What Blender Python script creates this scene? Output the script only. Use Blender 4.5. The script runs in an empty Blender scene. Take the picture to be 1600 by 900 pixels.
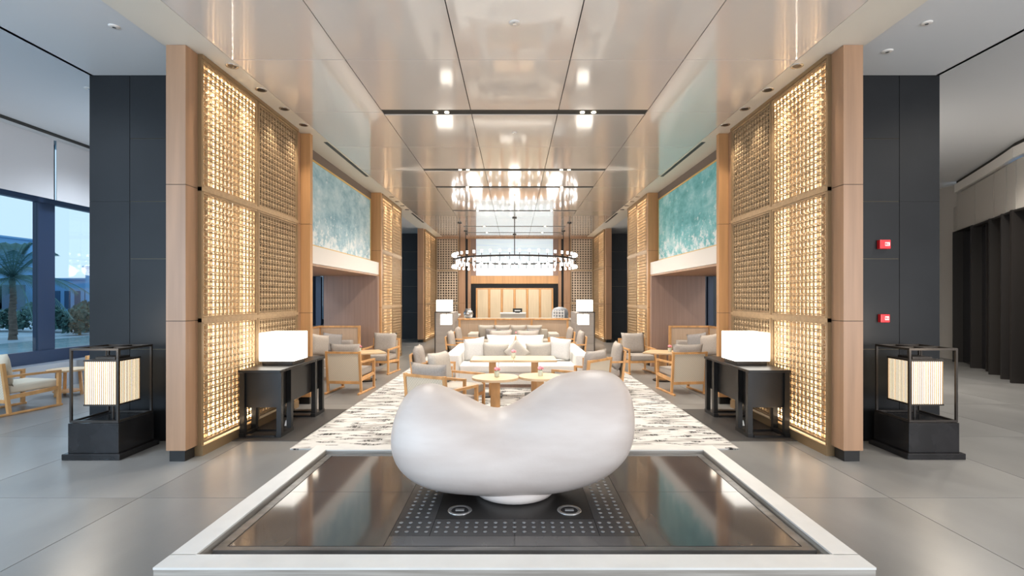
import bpy, bmesh, math, random
from mathutils import Vector, Matrix
random.seed(7)
PI = math.pi
SC = bpy.context.scene
COL = SC.collection
H = 1.6                      # eye height
CX, CY, F = 804.0, 465.0, 800.0

# ------------------------------------------------------------------ camera
cam_d = bpy.data.cameras.new('camera'); cam = bpy.data.objects.new('camera', cam_d); COL.objects.link(cam)
cam.location = (0, 0, H); cam.rotation_euler = (PI/2, 0, 0)
cam_d.sensor_width = 36; cam_d.lens = 18.0
cam_d.shift_x = -4/1600; cam_d.shift_y = 15/1600
cam_d.clip_end = 300
SC.camera = cam
# ------------------------------------------------------------------ world / exposure
w = bpy.data.worlds.new('world'); SC.world = w; w.use_nodes = True
bg = w.node_tree.nodes['Background']
bg.inputs['Color'].default_value = (0.74, 0.88, 1.0, 1); bg.inputs['Strength'].default_value = 0.9
SC.view_settings.view_transform = 'Standard'; SC.view_settings.look = 'None'
SC.view_settings.gamma = 1; SC.view_settings.exposure = 0.35; SC.view_settings.use_curve_mapping = False
SC.cycles.max_bounces = 7; SC.cycles.diffuse_bounces = 4; SC.cycles.glossy_bounces = 3
SC.cycles.transparent_max_bounces = 12; SC.cycles.transmission_bounces = 4
SC.cycles.sample_clamp_indirect = 6.0
SC.cycles.caustics_reflective = False; SC.cycles.caustics_refractive = False

WARM = (1.0, 0.87, 0.70); NEUT = (1.0, 0.93, 0.84); COOL = (0.72, 0.85, 1.0)
def light(kind, name, loc, energy, color=NEUT, size=0.1, sy=None, rot=(0,0,0), spot=None, blend=1.0, spread=None):
    d = bpy.data.lights.new(name, kind); d.energy = energy; d.color = color
    if kind == 'AREA':
        d.shape = 'RECTANGLE'; d.size = size; d.size_y = sy or size
        if spread: d.spread = spread
    else:
        d.shadow_soft_size = size
    if kind == 'SPOT':
        d.spot_size = spot; d.spot_blend = blend
    o = bpy.data.objects.new(name, d); COL.objects.link(o); o.location = loc; o.rotation_euler = rot
    return o
CEIL = 4.06
FILL_E, SLOT_E, SIDE_E, LATT_E = 95, 60, 420, 10
# fill lamps added behind the camera to brighten the hall and its sides
light('AREA', 'camera_side_fill', (0, -2.4, 2.2), FILL_E, (0.97, 0.97, 1.0), 6, 3.2, (PI/2, 0, 0))
light('AREA', 'camera_side_fill', (-6.5, -2.4, 1.9), FILL_E*3.6, (0.62, 0.80, 1.0), 5, 3.0, (PI/2+.15, 0, 0))
light('AREA', 'camera_side_fill', (6.5, -2.4, 1.9), FILL_E*3.2, (0.97, 0.97, 1.0), 5, 3.0, (PI/2+.15, 0, 0))

# ------------------------------------------------------------------ helpers
class MB:
    def __init__(s): s.bm = bmesh.new()
    def box(s, x0, x1, y0, y1, z0, z1, m=None):
        v = [s.bm.verts.new(p) for p in ((x0,y0,z0),(x1,y0,z0),(x1,y1,z0),(x0,y1,z0),(x0,y0,z1),(x1,y0,z1),(x1,y1,z1),(x0,y1,z1))]
        if m is not None:
            for q in v: q.co = m @ q.co
        for f in ((3,2,1,0),(4,5,6,7),(0,1,5,4),(1,2,6,5),(2,3,7,6),(3,0,4,7)): s.bm.faces.new([v[i] for i in f])
        return s
    def cbox(s, c, d, m=None):
        return s.box(c[0]-d[0]/2, c[0]+d[0]/2, c[1]-d[1]/2, c[1]+d[1]/2, c[2]-d[2]/2, c[2]+d[2]/2, m)
    def bar(s, a, b, w_, h_=None):
        a = Vector(a); b = Vector(b); h_ = h_ or w_
        d = b-a; L = d.length; q = d.to_track_quat('Z', 'Y').to_matrix().to_4x4()
        q.translation = a
        return s.box(-w_/2, w_/2, -h_/2, h_/2, 0, L, q)
    def cyl(s, c, r, h, n=20, r2=None, axis='Z'):
        r2 = r if r2 is None else r2
        m = Matrix.Translation(Vector(c))
        if axis == 'Y': m = m @ Matrix.Rotation(-PI/2, 4, 'X')
        if axis == 'X': m = m @ Matrix.Rotation(PI/2, 4, 'Y')
        a = [s.bm.verts.new(m @ Vector((r*math.cos(2*PI*i/n), r*math.sin(2*PI*i/n), 0))) for i in range(n)]
        b = [s.bm.verts.new(m @ Vector((r2*math.cos(2*PI*i/n), r2*math.sin(2*PI*i/n), h))) for i in range(n)]
        s.bm.faces.new(a[::-1]); s.bm.faces.new(b)
        for i in range(n): s.bm.faces.new((a[i], a[(i+1)%n], b[(i+1)%n], b[i]))
        return s
    def lathe(s, prof, c=(0,0,0), n=24):
        rings = [[s.bm.verts.new((c[0]+r*math.cos(2*PI*i/n), c[1]+r*math.sin(2*PI*i/n), c[2]+z)) for i in range(n)] for r, z in prof]
        for a, b in zip(rings, rings[1:]):
            for i in range(n): s.bm.faces.new((a[i], a[(i+1)%n], b[(i+1)%n], b[i]))
        s.bm.faces.new(rings[0][::-1]); s.bm.faces.new(rings[-1])
        return s
    def sphere(s, c, r, sz=1.0, sub=1):
        bmesh.ops.create_icosphere(s.bm, subdivisions=sub, radius=r, matrix=Matrix.Translation(Vector(c)) @ Matrix.Diagonal((1,1,sz,1)))
        return s
    def pillow(s, w_, h_, t, n=10, puff=.5, plump=0):
        # upright cushion in the XZ plane, standing on z=0, centred in x/y
        top = {}; bot = {}
        for i in range(n+1):
            for j in range(n+1):
                u = 2*i/n-1; v = 2*j/n-1
                e = max(0, (1-u**4)*(1-v**4))**puff
                px = u*(1-0.10*(1-abs(u))*0 - 0.07*(1-v*v)*abs(u)**3)
                pz = v*(1-0.07*(1-u*u)*abs(v)**3)
                X = px*w_/2; Z = (pz+1)*h_/2
                Y = e*t/2
                top[i,j] = s.bm.verts.new((X, Y, Z))
                bot[i,j] = top[i,j] if (i in (0,n) or j in (0,n)) else s.bm.verts.new((X, -Y, Z))
        for i in range(n):
            for j in range(n):
                s.bm.faces.new((top[i,j], top[i,j+1], top[i+1,j+1], top[i+1,j]))
                s.bm.faces.new((bot[i,j], bot[i+1,j], bot[i+1,j+1], bot[i,j+1]))
        return s
    def mesh(s, name, smooth=False, bevel=0, seg=2):
        if bevel: bmesh.ops.bevel(s.bm, geom=s.bm.edges[:], offset=bevel, segments=seg, profile=.6, affect='EDGES', clamp_overlap=True)
        bmesh.ops.recalc_face_normals(s.bm, faces=s.bm.faces[:])
        me = bpy.data.meshes.new(name); s.bm.to_mesh(me); s.bm.free()
        if smooth:
            for p in me.polygons: p.use_smooth = True
        return me
    def build(s, name, mat_, parent=None, smooth=False, bevel=0, seg=2, loc=None, rot=None, label=None, kind=None):
        me = s.mesh(name, smooth, bevel, seg)
        if mat_: me.materials.append(mat_)
        return link(name, me, parent, loc, rot, label, kind)

def link(name, me, parent=None, loc=None, rot=None, label=None, kind=None):
    o = bpy.data.objects.new(name, me); COL.objects.link(o)
    if parent: o.parent = parent
    if loc is not None: o.location = loc
    if rot is not None: o.rotation_euler = rot
    if label: o['label'] = label
    if kind: o['kind'] = kind
    return o
def tag(o, label, cat, group=None):
    o['label'] = label; o['category'] = cat
    if group: o['group'] = group
    return o
def thing(name, label, cat, loc=(0,0,0), rz=0, group=None):
    o = bpy.data.objects.new(name, None); COL.objects.link(o); o.location = loc; o.rotation_euler = (0,0,rz)
    o.empty_display_size = .1
    return tag(o, label, cat, group)
def dup(root, loc, rz=0, label=None, group=None, scale=None):
    r = root.copy(); COL.objects.link(r); r.location = loc; r.rotation_euler = (0,0,rz)
    if label: r['label'] = label
    if group: r['group'] = group
    if scale: r.scale = scale
    for ch in list(root.children):
        c = ch.copy(); COL.objects.link(c); c.parent = r
        for g in list(ch.children):
            d = g.copy(); COL.objects.link(d); d.parent = c
    return r
def struct(name, mb, mat_, parent=None, **k):
    o = mb.build(name, mat_, parent, **k)
    if not parent: o['kind'] = 'structure'
    return o
def strct_empty(name):
    o = bpy.data.objects.new(name, None); COL.objects.link(o); o['kind'] = 'structure'; return o
def px(x, y, Z): return ((x-CX)/F*Z, Z, H+(CY-y)/F*Z)

# ------------------------------------------------------------------ materials
def M(name, col, rough=.5, metal=0, spec=.5, var=0, scale=(4,4,4), bump=0, bscale=40, emit=None, es=0, coat=0, alpha=1, sheen=0, col2=None, detail=4, ramp=(.35,.65)):
    m = bpy.data.materials.new(name); m.use_nodes = True
    nt = m.node_tree; b = nt.nodes['Principled BSDF']
    b.inputs['Base Color'].default_value = (*col, 1); b.inputs['Roughness'].default_value = rough
    b.inputs['Metallic'].default_value = metal; b.inputs['Specular IOR Level'].default_value = spec
    if coat: b.inputs['Coat Weight'].default_value = coat; b.inputs['Coat Roughness'].default_value = .06
    if sheen: b.inputs['Sheen Weight'].default_value = sheen
    if emit: b.inputs['Emission Color'].default_value = (*emit, 1); b.inputs['Emission Strength'].default_value = es
    tc = nt.nodes.new('ShaderNodeTexCoord')
    if var or col2:
        mp = nt.nodes.new('ShaderNodeMapping'); mp.inputs['Scale'].default_value = scale
        nz = nt.nodes.new('ShaderNodeTexNoise'); nz.inputs['Scale'].default_value = 1; nz.inputs['Detail'].default_value = detail
        cr = nt.nodes.new('ShaderNodeValToRGB')
        c2 = col2 or tuple(min(1, c*(1+var)) for c in col)
        c1 = col if col2 else tuple(c*(1-var) for c in col)
        cr.color_ramp.elements[0].color = (*c1, 1); cr.color_ramp.elements[1].color = (*c2, 1)
        cr.color_ramp.elements[0].position = ramp[0]; cr.color_ramp.elements[1].position = ramp[1]
        nt.links.new(tc.outputs['Object'], mp.inputs['Vector']); nt.links.new(mp.outputs['Vector'], nz.inputs['Vector'])
        nt.links.new(nz.outputs['Fac'], cr.inputs['Fac']); nt.links.new(cr.outputs['Color'], b.inputs['Base Color'])
    if bump:
        nb = nt.nodes.new('ShaderNodeTexNoise'); nb.inputs['Scale'].default_value = bscale; nb.inputs['Detail'].default_value = 3
        bp = nt.nodes.new('ShaderNodeBump'); bp.inputs['Strength'].default_value = bump; bp.inputs['Distance'].default_value = .01
        nt.links.new(tc.outputs['Object'], nb.inputs['Vector']); nt.links.new(nb.outputs['Fac'], bp.inputs['Height']); nt.links.new(bp.outputs['Normal'], b.inputs['Normal'])
    return m
def mat_woven(name, c1, c2, scale):
    m = M(name, c1, .8); nt = m.node_tree; b = nt.nodes['Principled BSDF']
    tc = nt.nodes.new('ShaderNodeTexCoord'); mp = nt.nodes.new('ShaderNodeMapping'); mp.inputs['Scale'].default_value = (scale, 0.001, scale)
    ch = nt.nodes.new('ShaderNodeTexChecker'); ch.inputs['Scale'].default_value = 1
    ch.inputs['Color1'].default_value = (*c1,1); ch.inputs['Color2'].default_value = (*c2,1)
    nz = nt.nodes.new('ShaderNodeTexNoise'); nz.inputs['Scale'].default_value = 9
    mx = nt.nodes.new('ShaderNodeMix'); mx.data_type = 'RGBA'; mx.inputs[7].default_value = (*[(a+q)/2 for a,q in zip(c1,c2)],1)
    nt.links.new(tc.outputs['Object'], mp.inputs['Vector']); nt.links.new(mp.outputs['Vector'], ch.inputs['Vector'])
    nt.links.new(nz.outputs['Fac'], mx.inputs[0]); nt.links.new(ch.outputs['Color'], mx.inputs[6]); nt.links.new(mx.outputs[2], b.inputs['Base Color'])
    return m
def mat_rug():
    m = M('rug', (.7,.69,.66), .95, spec=.1); nt = m.node_tree; b = nt.nodes['Principled BSDF']; L = nt.links.new
    tc = nt.nodes.new('ShaderNodeTexCoord')
    def noise(sc, det, off=0):
        mp = nt.nodes.new('ShaderNodeMapping'); mp.inputs['Scale'].default_value = sc; mp.inputs['Location'].default_value = (off, off, 0)
        n = nt.nodes.new('ShaderNodeTexNoise'); n.inputs['Scale'].default_value = 1; n.inputs['Detail'].default_value = det
        L(tc.outputs['Object'], mp.inputs['Vector']); L(mp.outputs['Vector'], n.inputs['Vector']); return n
    def ramp(src, a, b_, c0=(0,0,0), c1=(1,1,1)):
        r = nt.nodes.new('ShaderNodeValToRGB'); r.color_ramp.elements[0].position = a; r.color_ramp.elements[1].position = b_
        r.color_ramp.elements[0].color = (*c0,1); r.color_ramp.elements[1].color = (*c1,1); L(src, r.inputs['Fac']); return r.outputs['Color']
    dash = ramp(noise((3.4, 12, 1), 3).outputs['Fac'], .555, .575)
    fine = ramp(noise((60, 9, 1), 2, 5).outputs['Fac'], .46, .54)
    dash2 = ramp(noise((1.8, 7, 1), 4, 9).outputs['Fac'], .50, .60)
    def mix(f, c1, c2):
        x = nt.nodes.new('ShaderNodeMix'); x.data_type = 'RGBA'; L(f, x.inputs[0])
        for i, c in ((6, c1), (7, c2)):
            if isinstance(c, tuple): x.inputs[i].default_value = (*c, 1)
            else: L(c, x.inputs[i])
        return x.outputs[2]
    base = mix(dash2, (.60,.59,.57), (.36,.345,.33))
    dark = mix(fine, (.03,.03,.03), (.30,.29,.28))
    col = mix(dash, base, dark)
    L(col, b.inputs['Base Color'])
    return m
def mat_paint(name, deep, mid, pale, foam_h):
    m = M(name, mid, .55); nt = m.node_tree; b = nt.nodes['Principled BSDF']; L = nt.links.new
    tc = nt.nodes.new('ShaderNodeTexCoord')
    def noise(sc, det, rough=.6):
        mp = nt.nodes.new('ShaderNodeMapping'); mp.inputs['Scale'].default_value = sc
        n = nt.nodes.new('ShaderNodeTexNoise'); n.inputs['Scale'].default_value = 1; n.inputs['Detail'].default_value = det; n.inputs['Roughness'].default_value = rough
        L(tc.outputs['Object'], mp.inputs['Vector']); L(mp.outputs['Vector'], n.inputs['Vector']); return n
    n1 = noise((1.5, 1.2, 2.2), 8, .72)
    r = nt.nodes.new('ShaderNodeValToRGB'); e = r.color_ramp.elements
    e[0].position = .35; e[0].color = (*deep,1); e[1].position = .66; e[1].color = (*pale,1)
    k = e.new(.5); k.color = (*mid,1); L(n1.outputs['Fac'], r.inputs['Fac'])
    n2 = noise((3, 5, 7), 8, .8)
    sp = nt.nodes.new('ShaderNodeSeparateXYZ'); L(tc.outputs['Object'], sp.inputs[0])
    mr = nt.nodes.new('ShaderNodeMapRange'); mr.inputs['From Min'].default_value = foam_h+.75; mr.inputs['From Max'].default_value = foam_h
    mr.inputs['To Min'].default_value = -.03; mr.inputs['To Max'].default_value = .12
    L(sp.outputs['Z'], mr.inputs['Value'])
    ad = nt.nodes.new('ShaderNodeMath'); ad.operation = 'ADD'; L(n2.outputs['Fac'], ad.inputs[0]); L(mr.outputs[0], ad.inputs[1])
    r2 = nt.nodes.new('ShaderNodeValToRGB'); r2.color_ramp.elements[0].position = .56; r2.color_ramp.elements[1].position = .64; L(ad.outputs[0], r2.inputs['Fac'])
    mx = nt.nodes.new('ShaderNodeMix'); mx.data_type = 'RGBA'; mx.inputs[7].default_value = (.82,.88,.9,1)
    L(r2.outputs['Color'], mx.inputs[0]); L(r.outputs['Color'], mx.inputs[6]); L(mx.outputs[2], b.inputs['Base Color'])
    bp = nt.nodes.new('ShaderNodeBump'); bp.inputs['Strength'].default_value = .4; bp.inputs['Distance'].default_value = .02
    L(n2.outputs['Fac'], bp.inputs['Height']); L(bp.outputs['Normal'], b.inputs['Normal'])
    return m
def mat_glass(name='window_glass', tint=(.86,.95,1.0)):
    m = bpy.data.materials.new(name); m.use_nodes = True; nt = m.node_tree
    for n in list(nt.nodes): nt.nodes.remove(n)
    o = nt.nodes.new('ShaderNodeOutputMaterial'); mx = nt.nodes.new('ShaderNodeMixShader')
    t = nt.nodes.new('ShaderNodeBsdfTransparent'); t.inputs['Color'].default_value = (*tint,1)
    g = nt.nodes.new('ShaderNodeBsdfGlossy'); g.inputs['Roughness'].default_value = .02
    lw_ = nt.nodes.new('ShaderNodeLayerWeight'); lw_.inputs['Blend'].default_value = .5
    pw = nt.nodes.new('ShaderNodeMath'); pw.operation = 'POWER'; pw.inputs[1].default_value = 5
    f = nt.nodes.new('ShaderNodeMath'); f.operation = 'MULTIPLY_ADD'; f.inputs[1].default_value = .8; f.inputs[2].default_value = .03
    nt.links.new(lw_.outputs['Facing'], pw.inputs[0]); nt.links.new(pw.outputs[0], f.inputs[0])
    nt.links.new(f.outputs[0], mx.inputs[0]); nt.links.new(t.outputs[0], mx.inputs[1]); nt.links.new(g.outputs[0], mx.inputs[2]); nt.links.new(mx.outputs[0], o.inputs[0])
    return m

m_floor = M('floor_stone', (.215,.212,.205), .30, spec=.5, var=.16, scale=(1.1,.5,1), bump=.03, bscale=60)
m_grout = M('floor_grout', (.06,.06,.06), .7)
m_ceil = M('gloss_ceiling', (.74,.69,.64), .11, spec=.6, coat=1)
m_void = M('ceiling_joint', (.03,.028,.025), .8)
m_strip = M('cream_plaster', (.74,.69,.60), .6)
m_ceil2 = M('grey_plaster', (.68,.69,.70), .45, spec=.4)
m_wood = M('pale_veneer', (.37,.215,.125), .42, var=.10, scale=(14,14,.8), bump=.02)
m_wood_b = M('warm_lit_veneer', (.50,.27,.115), .42, var=.10, scale=(14,14,.8))  # the pilaster veneer again, with warm light put into its colour
m_mauve = M('mauve_veneer', (.33,.215,.165), .45, var=.08, scale=(30,30,.8))
m_teak = M('teak', (.62,.33,.13), .42, var=.18, scale=(9,9,3))
m_teak_top = M('oak_top', (.66,.46,.27), .38, var=.10, scale=(3,22,3))
m_dark = M('dark_stone_wall', (.0075,.0082,.0095), .45, spec=.3, var=.25, scale=(1,1,1.2))
m_gold = M('brass_trim', (.16,.13,.08), .5, metal=.5)
m_latt = M('bronze_lattice', (.47,.335,.20), .42, metal=.55, var=.1, scale=(20,20,20))
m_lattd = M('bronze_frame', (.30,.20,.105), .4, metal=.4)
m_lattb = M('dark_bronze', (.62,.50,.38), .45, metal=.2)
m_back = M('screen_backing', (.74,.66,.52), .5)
m_backd = M('screen_backing_dark', (.03,.018,.015), .6)
m_led = M('led_strip', (1,1,1), .5, emit=(1,.86,.62), es=9)
m_white = M('white_beam', (.78,.74,.69), .5)
m_marble = M('white_stone_rim', (.72,.71,.68), .35, var=.05, scale=(3,3,30))
m_travert = M('grey_stone_side', (.27,.245,.215), .5, col2=(.42,.39,.35), scale=(2,2,45), bump=.1)
m_slab = M('black_polished_stone', (.045,.045,.048), .09, spec=.6, coat=.4, col2=(.10,.092,.086), scale=(3.2,.9,1), ramp=(.4,.7))
m_slabf = M('honed_dark_stone', (.12,.115,.11), .25, spec=.6, var=.3, scale=(2,8,8))
m_perf = M('perforated_dark_stone', (.035,.034,.035), .25, spec=.6)
m_hole = M('drain_hole', (.30,.31,.32), .35, metal=.6)
m_sculpt = M('plaster_white', (.58,.50,.455), .42, spec=.4, col2=(.69,.62,.575), scale=(1.3,1.3,5), bump=.06, bscale=30)
m_black = M('black_lacquer', (.013,.012,.0115), .35, spec=.35)
m_blackm = M('blackened_metal', (.045,.038,.033), .38, metal=.6)
m_plinth = M('dark_bronze_plinth', (.018,.017,.018), .25, metal=.2, var=.3, scale=(4,4,4))
m_shade = M('lit_shade', (.9,.88,.84), .6, emit=(1,.93,.82), es=2.6)
m_pleat = M('lit_pleated_shade', (.9,.85,.75), .6, emit=(1,.86,.64), es=1.25)
m_rod = M('shade_rods', (.35,.22,.10), .5)
m_tube = M('glass_tube', (.9,.9,.9), .2, emit=(1,.97,.93), es=.7)
m_bulb = M('bulb', (1,1,1), .4, emit=(1,.96,.92), es=5)
m_cush = M('taupe_fabric', (.37,.33,.295), .9, spec=.15, var=.08, scale=(60,60,60), bump=.1, bscale=250)
m_cushl = M('sand_fabric', (.47,.43,.38), .9, spec=.15, var=.06, scale=(60,60,60), bump=.1, bscale=250)
m_sofaw = M('white_fabric', (.76,.74,.71), .9, spec=.15, var=.04, scale=(50,50,50), bump=.08, bscale=200)
m_pilg = M('grey_pillow', (.27,.255,.25), .9, spec=.1, var=.1, scale=(60,60,60))
m_cane = mat_woven('woven_cane', (.76,.66,.52), (.60,.51,.39), 55)
m_screen = M('screen_cloth', (.52,.38,.27), .7, var=.06, scale=(80,80,2))
m_screen2 = M('beige_cloth', (.60,.49,.34), .7, var=.06, scale=(80,80,2))
m_grey = M('grey_limestone', (.36,.33,.31), .5, var=.06, scale=(1,1,25))
m_rug = mat_rug()
m_navy = M('navy_mullion', (.018,.035,.075), .4)
m_blind = M('roller_blind', (.55,.53,.53), .8)
m_glass = mat_glass()
m_ledge = M('stone_ledge', (.27,.29,.32), .4)
m_frame = M('gilt_frame', (.70,.46,.13), .35, metal=.7)
m_brown = M('umber_panel', (.17,.13,.105), .6)
m_red = M('red_plastic', (.65,.02,.03), .35)
m_lab = M('white_print', (.8,.8,.8), .5)
m_chrome = M('satin_metal', (.55,.55,.55), .25, metal=.9)
m_finm = M('dark_fin', (.013,.010,.008), .5)
m_fing = M('dark_glass', (.010,.010,.012), .12)
m_cyan = M('cyan_lit_pattern', (.02,.1,.2), .4, emit=(.05,.38,.85), es=.9)
m_fab = M('fabric_wall_panel', (.45,.42,.38), .8)
m_pink = M('pink_petal', (.78,.30,.36), .6, var=.3, scale=(90,90,90))
m_leaf = M('leaf', (.08,.17,.05), .6)
m_vase = M('clear_vase', (.60,.64,.50), .08, spec=.6)

# ------------------------------------------------------------------ floor with stone tiles
fl = struct('floor', MB().box(-9, 12, -3, 24.5, -.12, -.006), m_grout)
tx, ty = 1.5, 1.8
tm = MB().box(.003, tx-.003, .003, ty-.003, -.02, 0).mesh('tile'); tm.materials.append(m_floor)
for i in range(14):
    for j in range(16):
        x0 = -9+i*tx; y0 = -3+.33+j*ty-.2
        link('tile', tm, fl, (x0, y0-.24, 0))
# ------------------------------------------------------------------ ceiling
ce = struct('ceiling', MB().box(-2.95, 2.95, -3, 20.9, 4.13, 4.25), m_void)
xs = [-2.93, -1.75, -.576, .576, 1.75, 2.93]
ys = [-2.38+1.53*k for k in range(16)]
slots = [6.8, 9.86, 11.4, 14.5, 17.7, 19.4]
pc = {}
def ceil_panel(x0, x1, y0, y1):
    k = (round(x1-x0,3), round(y1-y0,3))
    if k not in pc:
        g = .005
        pc[k] = MB().box(g, k[0]-g, g, k[1]-g, 0, .07).mesh('panel'); pc[k].materials.append(m_ceil)
    link('panel', pc[k], ce, (x0, y0, CEIL))
slot_rows = []
rows = [-3.0, -.82, .71, 2.24, 3.77, 5.30, 6.8, 8.37, 9.86, 11.4, 13.0, 14.5, 16.1, 17.7, 19.4, 20.9]
for a, b in zip(rows, rows[1:]):
    for i in range(5):
        inner = i in (1,2,3)
        y0 = a + (.09 if (inner and a in slots) else 0)
        y1 = b - (.09 if (inner and b in slots) else 0)
        ceil_panel(xs[i], xs[i+1], y0, y1)
for n, y in enumerate(slots):
    t = MB().box(-1.75, 1.75, y-.085, y+.085, 4.066, 4.078).build('slot_liner', m_void, ce)
    for k, x in enumerate((-1.05, -.9, .9, 1.05)):
        if n < 2 or k in (0, 3):
            sp = MB().cyl((x, y, 4.055), .03, .010, 12).build('spotlight', m_led)
            tag(sp, 'small recessed spot in the %s ceiling slot, %s' % (['nearest','second','third','fourth','fifth','farthest'][n],
                ['outer left','inner left','inner right','outer right'][k]), 'spotlight', 'spots in the black ceiling slots')
    for x in (-1.2, 1.2):
        light('SPOT', 'slot_spot', (x, y, 4.05), SLOT_E*5, NEUT, .06, spot=2.5)
# side ceilings, strips
for s, nm in ((-1, 'left'), (1, 'right')):
    def sb(x0, x1, *r):
        a, b = sorted((s*x0, s*x1)); return MB().box(a, b, *r)
    struct('trim_strip_'+nm if 0 else 'trim_%d' % (1 if s<0 else 2), sb(2.93, 3.42, -3, 20.9, CEIL, 4.2), m_strip)
    struct('ceiling', sb(3.42, 4.74, -3, 20.9, CEIL+.02, 4.2), m_ceil2)
    struct('ceiling', sb(4.74, 12.0 if s>0 else 9.0, -3, 24.5, 4.5, 4.6), m_ceil2)
    struct('ceiling', sb(4.70, 4.74, -3, 24.5, CEIL+.02, 4.5), m_ceil2)

# ------------------------------------------------------------------ lattice panel meshes
def lattice_mesh(wd, ht, pitch, t=.022):
    mb = MB()
    fw = .022
    # frame
    mb.box(0, wd, 0, t+.012, 0, fw).box(0, wd, 0, t+.012, ht-fw, ht).box(0, fw, 0, t+.012, fw, ht-fw).box(wd-fw, wd, 0, t+.012, fw, ht-fw)
    nx = max(1, round((wd-2*fw)/pitch)); nz = max(1, round((ht-2*fw)/pitch))
    dx = (wd-2*fw)/nx; dz = (ht-2*fw)/nz; b = .0055*pitch/.075; g = .013*pitch/.075
    for i in range(nx+1):
        for sg in (-1, 1):
            x = fw+i*dx+sg*g
            if fw < x < wd-fw: mb.box(x-b, x+b, .004, t, fw, ht-fw)
    for j in range(nz+1):
        for sg in (-1, 1):
            z = fw+j*dz+sg*g
            if fw < z < ht-fw: mb.box(fw, wd-fw, .006, t-.002, z-b, z+b)
    # diamonds riveted on every crossing give the star-shaped openings
    r = (.027 if pitch < .08 else .040)*pitch/.075; bm = mb.bm
    for i in range(1, nx):
        for j in range(1, nz):
            cx = fw+i*dx; cz = fw+j*dz
            o = [bm.verts.new((cx+q*r, t+.001, cz+p*r)) for q, p in ((1,0),(0,1),(-1,0),(0,-1))]
            c = bm.verts.new((cx, t+.010, cz))
            for k in range(4): bm.faces.new((o[k], o[(k+1)%4], c))
            bm.faces.new(o[::-1])
    return mb.mesh('lattice_panel')
ZR = [(.12, 1.35), (1.39, 2.68), (2.72, 4.02)]
_lc = {}
def lattice_screen(s, label, X, y0, y1, ncol, pitch, mat_l, back, led=True, group=None, back2=None, along='Y'):
    """screen on the side wall: local x runs along the wall, local +y faces the room"""
    L = y1-y0
    if along == 'Y':
        t = thing('lattice_screen', label, 'screen', (s*X, y0 if s>0 else y1, 0), PI/2 if s>0 else -PI/2, group)
    else:
        t = thing('lattice_screen', label, 'screen', (X, y0, 0), PI, group); 
    depth = .13
    if back2 is None:
        MB().box(0, L, -depth-.02, -depth, .06, 4.05).build('backing', back, t)
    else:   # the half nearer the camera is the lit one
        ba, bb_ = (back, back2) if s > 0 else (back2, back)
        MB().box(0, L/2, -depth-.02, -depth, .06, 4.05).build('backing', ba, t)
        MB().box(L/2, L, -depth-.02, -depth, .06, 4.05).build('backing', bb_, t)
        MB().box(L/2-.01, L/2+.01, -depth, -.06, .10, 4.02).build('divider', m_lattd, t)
    MB().box(0, L, -.06, .05, 0, .10).build('bottom_rail', m_lattd, t)
    MB().box(0, L, -.06, .05, 4.02, 4.06).build('top_rail', m_lattd, t)
    for z in (1.37, 2.70): MB().box(0, L, -.03, .045, z-.02, z+.02).build('middle_rail', m_latt, t)
    cw = L/ncol
    for i in range(ncol+1):
        x = min(max(i*cw, .018), L-.018)
        MB().box(x-.018, x+.018, -.06, .04, .10, 4.02).build('post', m_lattd, t)
    for i in range(ncol):
        for (z0, z1) in ZR:
            k = (round(cw,3), round(z1-z0,3), pitch, mat_l.name)
            if k not in _lc:
                _lc[k] = lattice_mesh(cw-.036, z1-z0, pitch); _lc[k].materials.append(mat_l)
            link('lattice_panel', _lc[k], t, (i*cw+.018, 0, z0))
    if led:
        MB().box(.02, L-.02, -.09, -.07, .10, .115).build('led_strip', m_led, t)
    return t

# ------------------------------------------------------------------ the two side walls
side_word = {-1: 'left', 1: 'right'}
NUM = {}
def trim(mb, m, pieces=None):
    NUM['t'] = NUM.get('t', 2)+1
    return struct('trim_%d' % NUM['t'], mb, m)
def pilaster(s, x0, x1, y0, y1, m, plinth=True):
    """veneered pilaster in three stacked panels with open joints"""
    NUM['t'] = NUM.get('t', 2)+1
    a, b = sorted((s*x0, s*x1))
    o = struct('trim_%d' % NUM['t'], MB().box(a+.006, b-.006, y0+.006, y1-.006, 0 if not plinth else .11, CEIL), m_void)
    zs = [(.11 if plinth else 0, 1.368), (1.374, 2.698), (2.704, CEIL-.002)]
    for z0, z1 in zs: MB().box(a, b, y0, y1, z0, z1).build('panel', m, o)
    if plinth: MB().box(a+.02, b-.02, y0+.02, y1-.02, 0, .11).build('plinth', m_black, o)
    return o
def dark_block(name, s, x0, x1, y0, y1, top):
    a, b = sorted((s*x0, s*x1))
    o = struct(name, MB().box(a+.012, b-.012, y0+.012, y1-.012, 0, top), m_gold)
    # cladding panels: a narrow outer column and a wide inner one, gilt joints between them
    xm = s*(x1-.34*(x1-x0)/1.32*1.3)
    cols = [(a, xm-.003), (xm+.003, b)] 
    for (c0, c1) in cols:
        wide = (c1-c0) > .6
        for z0, z1 in ((0, 1.02), (1.026, 2.03), (2.036, 2.67), (2.676, 3.37), (3.376, top)) if wide else ((0, 2.67), (2.672, top)):
            MB().box(c0, c1, y0, y0+.02, z0, z1).build('panel', m_dark, o)
    MB().box(a, b, y0+.02, y1, 0, top).build('core', m_dark, o)
    return o

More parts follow.
